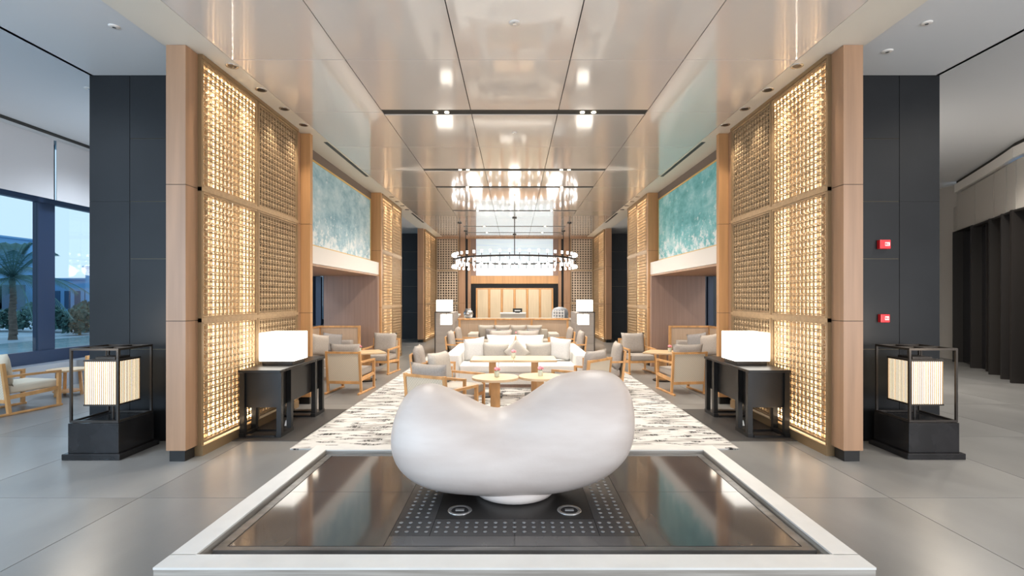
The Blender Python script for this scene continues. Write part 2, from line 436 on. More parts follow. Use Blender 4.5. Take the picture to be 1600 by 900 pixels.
for s in (-1, 1):
    W = side_word[s]
    pilaster(s, 3.2, 3.39, 4.98, 5.17, m_wood)
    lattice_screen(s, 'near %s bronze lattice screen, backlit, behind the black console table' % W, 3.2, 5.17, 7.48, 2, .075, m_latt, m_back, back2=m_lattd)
    pilaster(s, 3.2, 3.36, 7.48, 7.66, m_wood)
    pilaster(s, 3.06, 3.36, 7.665, 7.76, m_wood_b)
    # upper wall above the seating bay
    a, b = sorted((s*3.36, s*4.7))
    struct('wall_'+W, MB().box(a, b, 7.76, 12.0, 2.18, CEIL), m_brown)
    a, b = sorted((s*3.18, s*3.355))
    trim(MB().box(a, b, 7.765, 11.99, 2.14, 2.42), m_white)
    a, b = sorted((s*3.18, s*4.7))
    trim(MB().box(a, b, 7.765, 11.99, 2.10, 2.135), m_wood)
    # painting
    pn = thing('painting', ('large pale blue abstract painting in a thin gilt frame, above the left seating bay' if s<0 else
               'large turquoise abstract painting with white foam, gilt frame, above the right seating bay'), 'painting', (s*3.34, 9.78, 2.44))
    cn = MB().box(-.02, .02, -2.0, 2.0, .03, 1.40).build('canvas', mat_paint('sea_painting_'+W, (.20,.40,.52) if s<0 else (.07,.36,.40), (.40,.60,.68) if s<0 else (.20,.56,.60), (.66,.78,.84) if s<0 else (.50,.76,.79), .0 if s<0 else -.02), pn, loc=(-s*.0, 0, 0))
    fr = MB(); 
    for (y0, y1, z0, z1) in ((-2.03,2.03,0,.03),(-2.03,2.03,1.40,1.43),(-2.03,-2.0,.03,1.40),(2.0,2.03,.03,1.40)):
        fr.box(-.03, .03, y0, y1, z0, z1)
    fr.build('frame', m_frame, pn)
    pilaster(s, 3.13, 3.36, 12.0, 12.1, m_wood_b)
    # end wall of the bay
    a, b = sorted((s*3.17, s*4.42))
    struct('wall_'+W, MB().box(a, b, 11.86, 12.0, 0, 2.10), m_mauve)
    lattice_screen(s, 'far %s bronze lattice screen, backlit, past the seating bay' % W, 3.17, 12.1, 14.2, 2, .075, m_latt, m_back)
    pilaster(s, 3.17, 3.36, 14.2, 14.34, m_wood)
    dark_block('wall_'+W, s, 3.40, 4.74, 5.71, 7.75, CEIL+.02)
    dark_block('wall_'+W, s, 3.40, 4.42, 12.02, 14.33, CEIL+.02)
    dark_block('wall_'+W, s, 3.5, 4.74, 19.8, 20.9, CEIL+.02)
    pilaster(s, 3.25, 3.45, 18.2, 18.4, m_wood)
    lattice_screen(s, 'narrow %s lattice screen running up to the back wall' % W, 3.25, 18.4, 20.86, 2, .075, m_latt, m_back)
    # back lattice facing the camera
    xa = (-3.2 if s<0 else 2.27)
    lattice_screen(s, '%s lattice screen on the back wall, dark behind its openings' % W, xa+.93, 20.86, 21.79, 1, .10, m_lattb, m_backd, led=False, along='X')
    pilaster(s, 2.0, 2.27, 20.8, 20.9, m_wood, False)
    pilaster(s, 1.78, 1.90, 20.8, 20.9, m_wood, False)
    # lighting behind the screens (strip lights at the foot, head and behind the first third)
    for (ya, yb, X) in ((5.17, 6.31, 3.2), (12.1, 14.2, 3.17), (18.4, 20.8, 3.25)):
        ln = yb-ya
        light('AREA', 'screen_foot_light', (s*(X+.07), (ya+yb)/2, .13), LATT_E*ln*(1.3 if ya < 6 else .8), WARM, ln-.1, .04, (PI, 0, PI/2))
        light('AREA', 'screen_head_light', (s*(X+.07), (ya+yb)/2, 4.0), LATT_E*ln*.8, WARM, ln-.1, .04, (0, 0, PI/2))
        yv = ya+(.66 if ya < 6 else .4)*ln
        light('AREA', 'screen_side_light', (s*(X+.06), yv, 2.05), LATT_E*1.6, WARM, .04, 3.7, (PI/2, 0, 0) if 1 else 0)
        light('AREA', 'screen_side_light', (s*(X+.06), yv-.01, 2.05), LATT_E*1.6, WARM, .04, 3.7, (-PI/2, 0, 0))
        light('AREA', 'screen_side_light', (s*(X+.06), ya+.12*ln, 2.05), LATT_E*1.3, WARM, .04, 3.7, (PI/2, 0, 0))
    # downlights in the cream strip
    dl = [(5.79, 'first'), (6.41, 'second'), (7.02, 'third'), (7.64, 'fourth'), (12.85, 'fifth'), (13.45, 'sixth'), (14.05, 'seventh'), (14.65, 'eighth')]
    for yy, wd in dl:
        d = thing('downlight', '%s recessed downlight from the camera in the %s cream ceiling strip' % (wd, W), 'downlight', (s*3.0, yy-.35, CEIL), 0, 'downlights in the cream ceiling strips')
        MB().lathe([(.045,-.004),(.062,-.006),(.066,0),(.066,.002)]).build('ring', m_chrome, d, smooth=True)
        MB().cyl((0,0,-.0055), .043, .002, 20).build('lens', m_blackm, d)
        light('SPOT', 'downlight_beam', (s*3.0, yy-.35, CEIL-.02), 60, WARM, .04, spot=1.5)
    for (y0, y1) in ((8.1, 10.4), (14.9, 16.8)):
        a, b = sorted((s*2.96, s*3.02))
        v = MB().box(a, b, y0+.0, y1, CEIL-.004, CEIL+.01).build('air_slot', m_black)
        tag(v, '%s black linear air slot in the %s cream ceiling strip' % ('near' if y0 < 10 else 'far', W), 'air vent', 'linear air slots')
    light('SPOT', 'side_beam', (s*5.6, 4.0, 4.4), SIDE_E, COOL if s<0 else NEUT, .3, spot=2.6)
    light('SPOT', 'side_beam', (s*6.8, 9.5, 4.4), SIDE_E, COOL if s<0 else NEUT, .3, spot=2.6)
    light('AREA', 'cove_light', (s*4.82, 9.0, 4.24), 150, (.80,.90,1.0) if s<0 else NEUT, 20, .08, (0, s*-(PI/2+.5), 0))
    light('SPOT', 'bay_beam', (s*3.9, 9.9, 2.05), 60, WARM, .1, spot=2.7)
    light('SPOT', 'picture_beam', (s*2.3, 9.8, 4.0), 150 if s < 0 else 190, NEUT, .15, rot=(0, s*1.0, 0), spot=1.9)

# ------------------------------------------------------------------ back wall
bw = struct('wall_back', MB().box(-4.8, 4.8, 21.05, 21.2, 0, 4.5), m_black)
struct('wall_back', MB().box(-1.78, 1.78, 20.90, 20.97, 2.17, 2.49), m_wood_b)
struct('wall_back', MB().box(-1.78, 1.78, 20.955, 20.975, 2.49, CEIL), m_mauve)
struct('wall_back', MB().box(-1.9, 1.9, 20.98, 21.05, 0, CEIL), m_dark)
bp = MB().box(-1.57, 1.57, 20.90, 20.95, 2.50, 4.02).build('wall_panel', M('pale_sea_panel', (.52,.64,.70), .35, emit=(.75,.88,1), es=.30, col2=(.68,.78,.84), scale=(.5,1,14)))  # faint glow set in the panel's own material, no lamp behind it
tag(bp, 'wide pale blue faintly glowing art panel high on the back wall', 'wall panel')
dr = thing('panelled_cabinet', 'wide cabinet wall of beige panels between orange wood stiles behind reception', 'cabinet', (0, 20.85, 0))
MB().box(-1.57, 1.57, 0, .10, 0, 1.99).build('carcass', m_wood_b, dr)
for i in range(6):
    x0 = -1.55+i*.5167
    MB().box(x0+.05, x0+.467, -.02, 0, .05, 1.93).build('panel', m_screen2, dr)
for i in range(7):
    x0 = -1.55+i*.5167
    MB().box(x0-.02, x0+.02, -.03, 0, 0, 1.97).build('stile', m_teak, dr)
struct('trim_20', MB().box(-3.3, 3.3, 20.75, 20.88, CEIL-.07, CEIL), m_wood)

# ------------------------------------------------------------------ outer left: window wall
wl = strct_empty('window_1')
def wbox(name, m, y0, y1, z0, z1, x0=-8.50, x1=-8.38, par=None):
    return MB().box(x0, x1, y0, y1, z0, z1).build(name, m, par or wl)
cols_ = [(-.3,.0), (3.0,3.3), (6.0,6.3), (9.05,9.38), (12.2,12.5), (15.3,15.6), (18.4,18.7), (21.3,22.2), (22.75,24)]
wbox('ledge', m_ledge, -3, 24, 0, .44, -8.55, -8.12)
wbox('lower_panel', m_navy, -3, 24, .44, .66)
wbox('transom', m_navy, -3, 24, 3.29, 3.38)
wbox('head', m_ceil2, -3, 24, 4.40, 4.5, -8.55, -8.2)
wbox('shadow_gap', m_void, -3, 24, 4.47, 4.5, -8.2, -8.12)
for y0, y1 in cols_: wbox('mullion', m_navy, y0, y1, .66, 4.40, -8.52, -8.42)
prev = -3
for y0, y1 in cols_:
    if y0 > prev: 
        wbox('pane', m_glass, prev, y0, .66, 3.29, -8.45, -8.44)
        wbox('pane', m_glass, prev, y0, 3.38, 4.40, -8.45, -8.44)
    prev = y1
bn = 0
bl = [(-3,-.2),(-.1,3.1),(3.2,6.1),(6.2,9.09),(9.15,12.3),(12.38,15.4),(15.5,18.5),(18.6,22)]
for i, (y0, y1) in enumerate(bl):
    o = MB().box(-8.19, -8.18, y0, y1, 3.34, 4.41).build('roller_blind', m_blind)
    tag(o, ('white roller blind half drawn, left window pane nearest the frame edge' if i==3 else 'white roller blind beside the dark column at the right pane' if i==4
        else 'white roller blind behind the camera, first from the entrance' if i==0 else 'white roller blind second from the entrance' if i==1 else 'white roller blind third from the entrance' if i==2
        else 'white roller blind on the window wall behind the left seating bay, %s' % {5:'nearest of three',6:'middle of three',7:'farthest of three'}[i]), 'blind', 'roller blinds on the window wall' )
struct('wall_far', MB().box(-9, -3.6, 24.2, 24.4, 0, 4.6), m_navy)
struct('wall_far', MB().box(3.6, 12, 24.2, 24.4, 0, 4.6), M('pale_blue_wall', (.42,.48,.56), .6))
struct('wall_right', MB().box(11.35, 11.5, 12.9, 24.3, 0, 4.5), m_fab)
# navy column at the back edge of the right bay, blue at left
for s in (-1, 1):
    a, b = sorted((s*4.50, s*4.62))
    trim(MB().box(a, b, 11.9, 12.0, 0, 2.09), m_navy)

# ------------------------------------------------------------------ outer right: curved fin wall
pts = [(11.30, 13.1), (11.08, 12.75), (10.5, 11.6), (9.99, 10.6), (9.67, 10.0), (9.42, 9.55), (9.05, 8.5), (8.95, 7.2), (8.95, 3), (8.95, -3)]
fw = thing('curved_screen_wall', 'dark curved wall of bronze fins under cream fabric panels at far right', 'wall', (0,0,0))
del fw['category']; del fw['label']; fw['kind'] = 'structure'; fw.name = 'wall_right_curved'
for i, (p, q) in enumerate(zip(pts, pts[1:])):
    a = Vector((*p, 0)); b = Vector((*q, 0)); d = (b-a); L = d.length; ang = math.atan2(d.y, d.x)
    m = Matrix.Translation(a) @ Matrix.Rotation(ang, 4, 'Z')   # local x along wall, local y = right of travel? sign tuned below
    inn = -1 if (Matrix.Rotation(ang,4,'Z') @ Vector((0,-1,0))).x < 0 else 1
    def bb(x0,x1,y0,y1,z0,z1, name, mt):
        y0, y1 = sorted((inn*y0, inn*y1))
        return MB().box(x0,x1,y0,y1,z0,z1,m).build(name, mt, fw)
    if i == 0:
        bb(0, L-.02, -.05, .05, 0, 3.9, 'curtain', m_fab); 
        continue
    bb(0, L, -.16, -.06, 0, 4.5, 'backing', m_fing if i != 4 else m_cyan)
    bb(0, L, -.06, .10, 3.20 if i>1 else 3.25, 3.24, 'soffit', m_finm)
    if i < 8:
        bb(.015, L-.015, -.02, .05, 3.25, 4.18, 'fabric_panel', m_fab)
    bb(0, L, -.06, .10, 4.22, 4.42, 'head_trim', m_white)
    bb(0, L, -.06, .06, 4.44, 4.5, 'shadow_gap', m_void)
    bb(-.03, .03, -.10, .13, 0, 3.24, 'fin', m_finm)
    if i in (2,6): bb(L*.5-.03, L*.5+.03, -.06, .02, 0, 3.2, 'fin', m_finm)
    if i == 4:
        for kz in range(0, 26):
            bb(0, L, -.06, -.04, .1+kz*.12, .13+kz*.12, 'slat', m_finm)
        for kx in range(0, 10):
            bb(kx*L/10, kx*L/10+.03, -.06, -.045, 0, 3.2, 'slat', m_finm)
light('SPOT', 'curved_wall_wash', (8.0, 8.5, 4.3), 380, NEUT, .2, spot=2.6)

# ------------------------------------------------------------------ sculpture, pool plinth
rim = thing('display_plinth', 'low white stone kerb framing the black polished slab under the sculpture', 'plinth', (0, 3.885, 0))
RX, RY, RW, RH = 1.94, 1.135, .14, .15
def rb(name, x0,x1,y0,y1,z0,z1,m,**k): return MB().box(x0,x1,y0,y1,z0,z1).build(name, m, rim, **k)
for (x0,x1,y0,y1) in ((-RX,RX,-RY,-RY+RW),(-RX,RX,RY-RW,RY),(-RX,-RX+RW,-RY+RW,RY-RW),(RX-RW,RX,-RY+RW,RY-RW)):
    rb('kerb_side', x0,x1,y0,y1,0,RH-.012,m_travert)
    rb('kerb_cap', x0-.002,x1+.002,y0-.002,y1+.002,RH-.012,RH,m_marble)
rb('kerb_floor', -1.80,1.80,-.995,.995,0,.055,m_travert)
slab = thing('polished_slab', 'black polished stone slab inside the white kerb, perforated around the sculpture foot', 'slab', (0, 3.93, .055))
sz = .065
o_ = MB()
SX, SY0, SY1 = 1.77, -.93, .92
BX, BY0, BY1 = 1.705, -.88, .86
for b_ in ((-SX,SX,SY0,BY0-.006),(-SX,SX,BY1+.006,SY1),(-SX,-BX-.006,BY0-.006,BY1+.006),(BX+.006,SX,BY0-.006,BY1+.006)):
    MB().box(b_[0],b_[1],b_[2],b_[3],0,sz).build('border', m_slabf, slab)
MB().box(-SX+.01,SX-.01,SY0+.01,SY1-.01,0,sz-.012).build('bed', m_void, slab)
def tl(x0,x1,y0,y1,m=m_slab,nm='tile'):
    return MB().box(x0+.0015,x1-.0015,y0+.0015,y1-.0015,.01,sz).build(nm, m, slab)
iy0, iy1 = 3.18-3.93, 4.66-3.93      # ring outer y
jy0, jy1 = 3.42-3.93, 4.42-3.93
for sx in (-1, 1):
    a, b = sorted((sx*.78, sx*BX)); tl(a, b, BY0, -.03); tl(a, b, -.03, BY1)
    a, b = sorted((0, sx*.78)); tl(a, b, BY0, iy0); tl(a, b, iy1, BY1)
    a, b = sorted((sx*.53, sx*.78))
    tl(a, b, iy0, jy0, m_perf, 'perforated_tile'); tl(a, b, jy0, jy1, m_perf, 'perforated_tile'); tl(a, b, jy1, iy1, m_perf, 'perforated_tile')
    a, b = sorted((0, sx*.53)); tl(a, b, iy0, jy0, m_perf, 'perforated_tile'); tl(a, b, jy1, iy1, m_perf, 'perforated_tile')
tl(-.53,.53,jy0,jy1,m_black,'centre_tile')
hm = MB().lathe([(.011,0),(.014,.0015),(.010,.003)],n=10).mesh('perforation', True); hm.materials.append(m_hole)
hs = []
for k in range(25):
    x = -.744+k*.062
    for j in range(3): hs.append((x, iy0+.055+j*.065))
for sx in (-1,1):
    for k in range(14):
        for j in range(3): hs.append((sx*(.59+j*.065), jy0+.03+k*.066))
for (x, y) in hs:
    if min(abs(x), abs(abs(x)-.53)) > .012 or True:
        link('perforation', hm, slab, (x, y, sz))
for sx, nm in ((-1,'left'),(1,'right')):
    u = thing('uplight', 'round recessed uplight in the black slab at the %s foot of the sculpture' % nm, 'uplight', (sx*.38, 3.56, .12), 0, 'uplights under the sculpture')
    MB().lathe([(.058,0),(.062,.006),(.082,.006),(.086,0)], n=28).build('ring', m_chrome, u, smooth=True)
    MB().cyl((0,0,.0005), .056, .004, 24).build('lens', m_fing, u)
    MB().box(-.03,.03,-.012,.012,.0045,.009).build('fitting', m_chrome, u)

TB = [((613,660),(612,708)),((622,632),(620,732)),((638,611),(634,752)),((655,603),(652,765)),((675,602),(672,774)),((700,611),(700,780)),
 ((725,623),(728,782)),((750,637),(755,783)),((776,646),(780,784)),((800,637),(805,784)),((825,622),(832,783)),((850,604),(858,782)),((873,589),(880,779)),
 ((900,583),(908,772)),((925,581),(933,762)),((948,581),(952,750)),((968,588),(970,733)),((982,603),(982,713)),((990,625),(990,690))]
def sculpture():
    Y0 = 3.86
    def wp(p): 
        z = H+(CY-p[1])/F*Y0
        return Vector(((p[0]-CX)/F*Y0, 0, z))
    bm = bmesh.new(); n = 40; rings = []
    N = len(TB)
    for k, (t_, b_) in enumerate(TB):
        T = wp(t_); B = wp(b_)
        B.z = .134+(B.z-.066)*(T.z-.134)/(T.z-.066)
        c = (T+B)/2; a = (T-B)/2
        u = (k+.35)/(N-1+.7)*2-1
        D = .43*(1-abs(u)**3.2)**.5
        lobe = abs(u)
        ring = []
        for i in range(n):
            th = 2*PI*i/n
            sn, cs = math.sin(th), math.cos(th)
            e = .95 if cs > 0 else .95-.20*abs(cs)
            hh = math.copysign(abs(cs)**(e if cs > 0 else .95), cs); dd = math.copysign(abs(sn)**e, sn)
            p = c + a*hh + Vector((0, dd*D*(1-.12*hh), 0))
            ring.append(bm.verts.new(p))
        rings.append(ring)
    for a, b in zip(rings, rings[1:]):
        for i in range(n): bm.faces.new((a[i], a[(i+1)%n], b[(i+1)%n], b[i]))
    for ring, ep in ((rings[0], (609.5,685)), (rings[-1], (993.5,657))):
        e = bm.verts.new(wp(ep))
        for i in range(n): bm.faces.new((ring[i], ring[(i+1)%n], e))
    bmesh.ops.recalc_face_normals(bm, faces=bm.faces[:])
    me = bpy.data.meshes.new('body'); bm.to_mesh(me); bm.free()
    for p in me.polygons: p.use_smooth = True
    me.materials.append(m_sculpt)
    return me
sc = thing('sculpture', 'large white bean-shaped sculpture with two raised lobes on the black slab', 'sculpture', (0, 3.95, .12))
sb_ = link('body', sculpture(), sc, (0, 0, -.12)); 
md = sb_.modifiers.new('smooth', 'SUBSURF'); md.levels = 1; md.render_levels = 2
ft = MB().lathe([(.27,0),(.30,.01),(.315,.04),(.30,.08),(.24,.10)], n=40).build('foot', m_sculpt, sc, smooth=True)
ft.scale = (1.0, 1.02, 1); ft.location.y = -.01

# ------------------------------------------------------------------ rug
rug = MB().box(-2.36, 2.36, 5.38, 14.15, 0, .014).build('rug', m_rug)
tag(rug, 'large white rug with broken black brushstroke dashes under the centre seating', 'rug')
for s in (-1, 1):
    a, b = sorted((s*3.15, s*2.40))
    o = MB().box(a, b, 5.70, 7.32, 0, .006).build('floor_mat', M('dark_inset', (.045,.042,.04), .5))
    tag(o, 'dark flat floor inset under the %s black console table' % side_word[s], 'mat')

# ------------------------------------------------------------------ lantern
def pleated_box(x0,x1,y0,y1,z0,z1,step=.013,amp=.004):
    mb = MB(); bm = mb.bm; loop = []
    def edge(a, b, nrm):
        L = (Vector(b)-Vector(a)).length; k = max(2, int(L/step))
        for i in range(k):
            p = Vector(a).lerp(Vector(b), i/k)
            loop.append(p + Vector(nrm)*(amp if i%2 else 0))
    edge((x0,y0),(x1,y0),(0,-1)); edge((x1,y0),(x1,y1),(1,0)); edge((x1,y1),(x0,y1),(0,1)); edge((x0,y1),(x0,y0),(-1,0))
    lo = [bm.verts.new((p.x,p.y,z0)) for p in loop]; hi = [bm.verts.new((p.x,p.y,z1)) for p in loop]
    for i in range(len(lo)): bm.faces.new((lo[i], lo[(i+1)%len(lo)], hi[(i+1)%len(lo)], hi[i]))
    bm.faces.new(lo[::-1]); bm.faces.new(hi)
    return mb
def lantern(loc, label):
    t = thing('floor_lantern', label, 'lantern', loc, 0, 'square floor lanterns')
    MB().box(-.285,.285,-.285,.285,0,.06).build('foot', m_plinth, t, bevel=.004, seg=1)
    MB().box(-.25,.25,-.25,.25,.06,.355).build('plinth', m_plinth, t, bevel=.003, seg=1)
    f = MB(); q = .232; r = .010
    for z in (.37, 1.085):
        f = MB()
        for k in (-1,1):
            f.box(-q-r,q+r,k*q-r,k*q+r,z-r,z+r).box(k*q-r,k*q+r,-q+r,q-r,z-r,z+r)
        f.build('cage_frame', m_blackm, t)
    for i in (-1,1):
        for j in (-1,1): MB().box(i*q-r,i*q+r,j*q-r,j*q+r,.38,1.075).build('cage_post', m_blackm, t)
    MB().box(-q,q,-.03,.03,1.078,1.092).box(-.03,.03,-q,-.03,1.078,1.092).box(-.03,.03,.03,q,1.078,1.092).build('top_cross', m_blackm, t)
    w_ = .155
    sh = pleated_box(-w_,w_,-w_,w_,.525,.955).build('shade', m_pleat, t, label='pleated lit shade')
    rr = MB(); n = 15
    for i in range(n+1):
        v = -w_+2*w_*i/n
        for k in (-1,1):
            rr.box(v-.003,v+.003,k*(w_+.006)-.003,k*(w_+.006)+.003,.525,.955)
            rr.box(k*(w_+.006)-.003,k*(w_+.006)+.003,v-.003,v+.003,.525,.955)
    rr.build('shade_rods', m_rod, t)
    MB().box(-w_-.012,w_+.012,-w_-.012,w_+.012,.955,.972).box(-w_-.012,w_+.012,-w_-.012,w_+.012,.510,.525).build('shade_cap', m_blackm, t)
    MB().box(-.1,.1,-.1,.1,.972,.995).build('canopy', m_blackm, t)
    for i in (-1,1): MB().cyl((i*.07,0,.995), .008, .085, 10).build('hanger', m_blackm, t)
    MB().cyl((0,0,.355), .012, .155, 12).build('stem', m_blackm, t)
    light('POINT', 'lantern_glow', (loc[0], loc[1]-.45, 1.25), 14, WARM, .2)
    return t
lantern((-4.165, 5.31, 0), 'black caged floor lantern with pleated lit shade on the left, by the blue window')
lantern((4.165, 5.33, 0), 'black caged floor lantern with pleated lit shade on the right, below the red alarm boxes')

# ------------------------------------------------------------------ console tables with box lamps
def console(s):
    t = thing('console_table', 'black lacquered console table against the %s lattice screen' % side_word[s], 'console', (s*2.90, 6.50, 0))
    w_, L = .21, .66
    MB().box(-w_-.03, w_+.03, -L-.03, L+.03, .745, .775).build('top', m_black, t, bevel=.002, seg=1)
    MB().box(-w_+.03,w_-.03,-L+.03,L-.03,.34,.745).build('apron_box', m_black, t)
    for i in (-1,1):
        for y in (-L, L-.32):
            for yy in (y, y+.26):
                MB().box(i*w_-.027,i*w_+.027,yy,yy+.06,.05,.745).build('leg', m_black, t)
    for y in (-L, L-.32):
        mb = MB()
        for i in (-1,1): mb.box(i*w_-.03,i*w_+.03,y-.01,y+.33,.006,.05)
        mb.box(-w_+.04,w_-.04,y-.01,y+.06,.006,.03).box(-w_+.04,w_-.04,y+.26,y+.33,.006,.03)
        mb.build('base_frame', m_black, t)
    return t
def box_lamp(loc, w_, h_, label, group, e=None, base=.05):
    t = thing('table_lamp', label, 'lamp', loc, 0, group)
    MB().box(-w_*.44,w_*.44,-w_*.44,w_*.44,0,base).build('base', m_blackm, t, bevel=.004, seg=1)
    MB().box(-w_/2,w_/2,-w_/2,w_/2,base,base+h_).build('shade', m_shade, t, bevel=.006, seg=2)
    return t
for s in (-1, 1):
    console(s)
    box_lamp((s*2.89, 6.42, .775), .42, .345, 'cube lamp with bright white shade on the %s console table' % side_word[s], 'large cube table lamps')
    # small tent sign card on the floor under the console
    c = MB(); c.bar((0,-.03,.01),(0,0,.07),.08,.004).bar((0,.03,.01),(0,0,.07),.08,.004)
    cc = c.build('folded_card', m_lab, None, loc=(s*2.80, 6.35, .007)); tag(cc, 'small folded white card on the floor under the %s console' % side_word[s], 'card')

# ------------------------------------------------------------------ seating
def arm_chair(name, label, cush=m_cush, back_m=None, pillow=True):
    """front = local +y"""
    t = thing(name, label, 'armchair')
    b = .036; hw = .285; yb, yf = -.30, .30
    for i in (-1,1):
        x = i*hw
        MB().bar((x,yb-.03,.71),(x,yb+.04,.03),b,b).build('leg', m_teak, t)
        MB().bar((x,yf,.03),(x,yf,.50),b,b).build('leg', m_teak, t)
        MB().bar((x,yb-.01,.53),(x,yf+.02,.515),b,.03).build('arm', m_teak, t, )
        MB().box(x-b/2,x+b/2,yb-.08,yf+.04,0,.032).build('runner', m_teak, t, bevel=.006, seg=1)
        MB().bar((x,yb+.02,.24),(x,yf-.02,.27),.03,.05).build('side_rail', m_teak, t)
    MB().box(-hw+b/2,hw-b/2,yf-.02,yf+.01,.24,.29).build('front_rail', m_teak, t)
    MB().box(-hw+b/2,hw-b/2,yb+.0,yb+.03,.17,.215).build('rear_rail', m_teak, t)
    MB().bar((-hw+b/2,yb-.03,.69),(hw-b/2,yb-.03,.69),.04,.03).build('top_rail', m_teak, t)
    m = Matrix.Translation((0,yb+.02,.215)) @ Matrix.Rotation(.10,4,'X')
    MB().box(-hw+.02,hw-.02,-.008,.008,0,.46,m).build('back_panel', back_m or m_cane, t, label='woven cane back')
    MB().box(-hw+.03,hw-.03,yb+.05,yf+.02,.28,.40).build('seat_cushion', cush, t, smooth=True, bevel=.03, seg=3)
    pc_ = MB().pillow(hw*2-.04,.46,.15).build('back_cushion', cush, t, smooth=True, loc=(0,yb+.10,.38)); pc_.rotation_euler = (.14,0,0)
    return t
ch0 = arm_chair('lounge_armchair', 'teak armchair seen from behind, woven cane back, in the left seating bay')
def chair(x, y, deg, label, group, scale=None, first=[True]):
    if first[0]:
        first[0] = False; ch0.location = (x,y,0); ch0.rotation_euler = (0,0,math.radians(deg)); ch0['label'] = label; ch0['group'] = group
        return ch0
    return dup(ch0, (x,y,0), math.radians(deg), label, group, scale)
G1 = 'teak armchairs of the side bays'
chair(-2.80, 8.78, -6, 'teak armchair with woven cane back facing away, in the left seating bay', G1)
chair(2.83, 8.72, 8, 'teak armchair with woven cane back facing away, in the right seating bay', G1)
chair(-2.86, 10.95, 172, 'teak armchair facing the camera behind the table of the left seating bay', G1)
chair(2.62, 10.95, 188, 'teak armchair facing the camera behind the table of the right seating bay', G1)
G2 = 'teak armchairs of the centre seating'
ZR_ = .014
def chz(*a):
    o = chair(*a); o.location.z = ZR_; return o
chz(-.86, 6.10, -30, 'nearest teak armchair on the left, its grey cushion just above the sculpture', G2)
c_l = [(-1.28, 8.15, -88, 'teak armchair facing right beside the left arm of the white sofa, pillow upright'),
 (.98, 7.55, 48, 'teak armchair right of the round tables, seen from behind its cushion'),
 (1.50, 8.70, 88, 'teak armchair facing left beside the right arm of the white sofa'),
 (-.33, 12.10, 2, 'teak armchair with its back to the camera behind the white sofas, left of two'),
 (.31, 12.10, -2, 'teak armchair with its back to the camera behind the white sofas, right of two'),
 (-1.22, 13.30, -90, 'far teak armchair facing right near the left end of the high-backed sofa'),
 (1.20, 13.30, 90, 'far teak armchair facing left near the right end of the high-backed sofa'),
 (-1.22, 11.75, -90, 'small teak armchair facing right just beyond the left end of the white sofas'),
 (1.28, 11.75, 90, 'small teak armchair facing left just beyond the right end of the white sofas')]
for a in c_l: chz(*a, G2)
cl0 = arm_chair('lounge_armchair', 'teak armchair with plump sand-coloured cushion facing the left round table', m_cushl)
cl0.location = (-.82, 7.02, ZR_); cl0.rotation_euler = (0,0,math.radians(-112)); cl0['group'] = G2
# lounge chairs by the window (lower, longer, cream cushions)
lw = arm_chair('lounge_armchair', 'low teak lounge chair with cream cushions by the window, cut by the left frame edge', M('cream_fabric', (.66,.60,.49), .9, spec=.1))
lw.location = (-7.13, 7.30, 0); lw.rotation_euler = (0,0,math.radians(-10)); lw.scale = (1.15,1.15,1.0); lw['group'] = 'lounge chairs by the window'
dup(lw, (-7.55, 9.75, 0), PI, 'low teak lounge chair by the window behind the small table, partly behind the left lantern', 'lounge chairs by the window', (1.1,1.1,1))

def loose_pillow(loc, deg, w_, h_, t_, m, label, tilt=-.25, group=None, roll=0):
    o = MB().pillow(w_, h_, t_).build('pillow', m, None, smooth=True, loc=loc)
    o.rotation_mode = 'ZXY'; o.rotation_euler = (tilt, roll, math.radians(deg))
    return tag(o, label, 'pillow', group)

# sofas
def sofa(name, label, loc, deg, w_, d_, m, seat_h=.40, back_h=.60, arm_h=.58, arm_w=.24, ncush=3, group=None, wood=True):
    """front = local +y, origin at centre of footprint"""
    t = thing(name, label, 'sofa', loc, math.radians(deg), group)
    MB().box(-w_/2+.04,w_/2-.04,-d_/2+.04,d_/2-.05,0,.06).build('base', m_mauve, t)
    MB().box(-w_/2+arm_w,w_/2-arm_w,-d_/2+.2,d_/2-.02,.06,.26).build('seat_base', m, t)
    cw = (w_-2*arm_w)/ncush
    for i in range(ncush):
        x0 = -w_/2+arm_w+i*cw
        MB().box(x0+.004,x0+cw-.004,-d_/2+.22,d_/2,.262,seat_h).build('seat_cushion', m, t, smooth=True, bevel=.035, seg=3)
    MB().box(-w_/2+arm_w,w_/2-arm_w,-d_/2,-d_/2+.20,.06,back_h).build('backrest', m, t, smooth=True, bevel=.03, seg=3)
    if arm_w > 0.01:
        for i in (-1,1):
            a, b = sorted((i*w_/2, i*(w_/2-arm_w)))
            MB().box(a,b,-d_/2,d_/2,.06,arm_h).build('armrest', m, t, smooth=True, bevel=.03, seg=3)
    return t
sofa('sofa', 'wide white sofa facing the camera behind the square wooden tables', (.05, 9.55, ZR_), 180, 2.55, 1.12, m_sofaw, .40, .60, .58, .25, 3)
sofa('sofa', 'white sofa facing away, back to back with the nearer white sofa', (.05, 10.72, ZR_), 0, 2.55, 1.12, m_sofaw, .40, .60, .58, .25, 3)
sofa('sofa', 'long taupe sofa at the far end against the wooden high-back screen', (-.03, 14.65, 0), 180, 1.95+.6, .9, m_cushl, .42, .68, .60, .28, 3)
GP = 'pillows on the near white sofa'
seatz = .42
loose_pillow((-.76, 9.68, seatz), 25, .42, .44, .18, m_sofaw, 'white pillow in the left corner of the near white sofa', .25, GP)
loose_pillow((-.36, 9.72, seatz), -6, .52, .36, .18, m_cushl, 'sand pillow second from left on the near white sofa', .35, GP)
loose_pillow((-.08, 9.52, .47), 0, .36, .36, .15, m_cushl, 'sand pillow standing on its corner in the middle of the near white sofa', .25, GP, roll=PI/4)
loose_pillow((.46, 9.72, seatz), 8, .52, .36, .18, m_cushl, 'sand pillow second from right on the near white sofa', .35, GP)
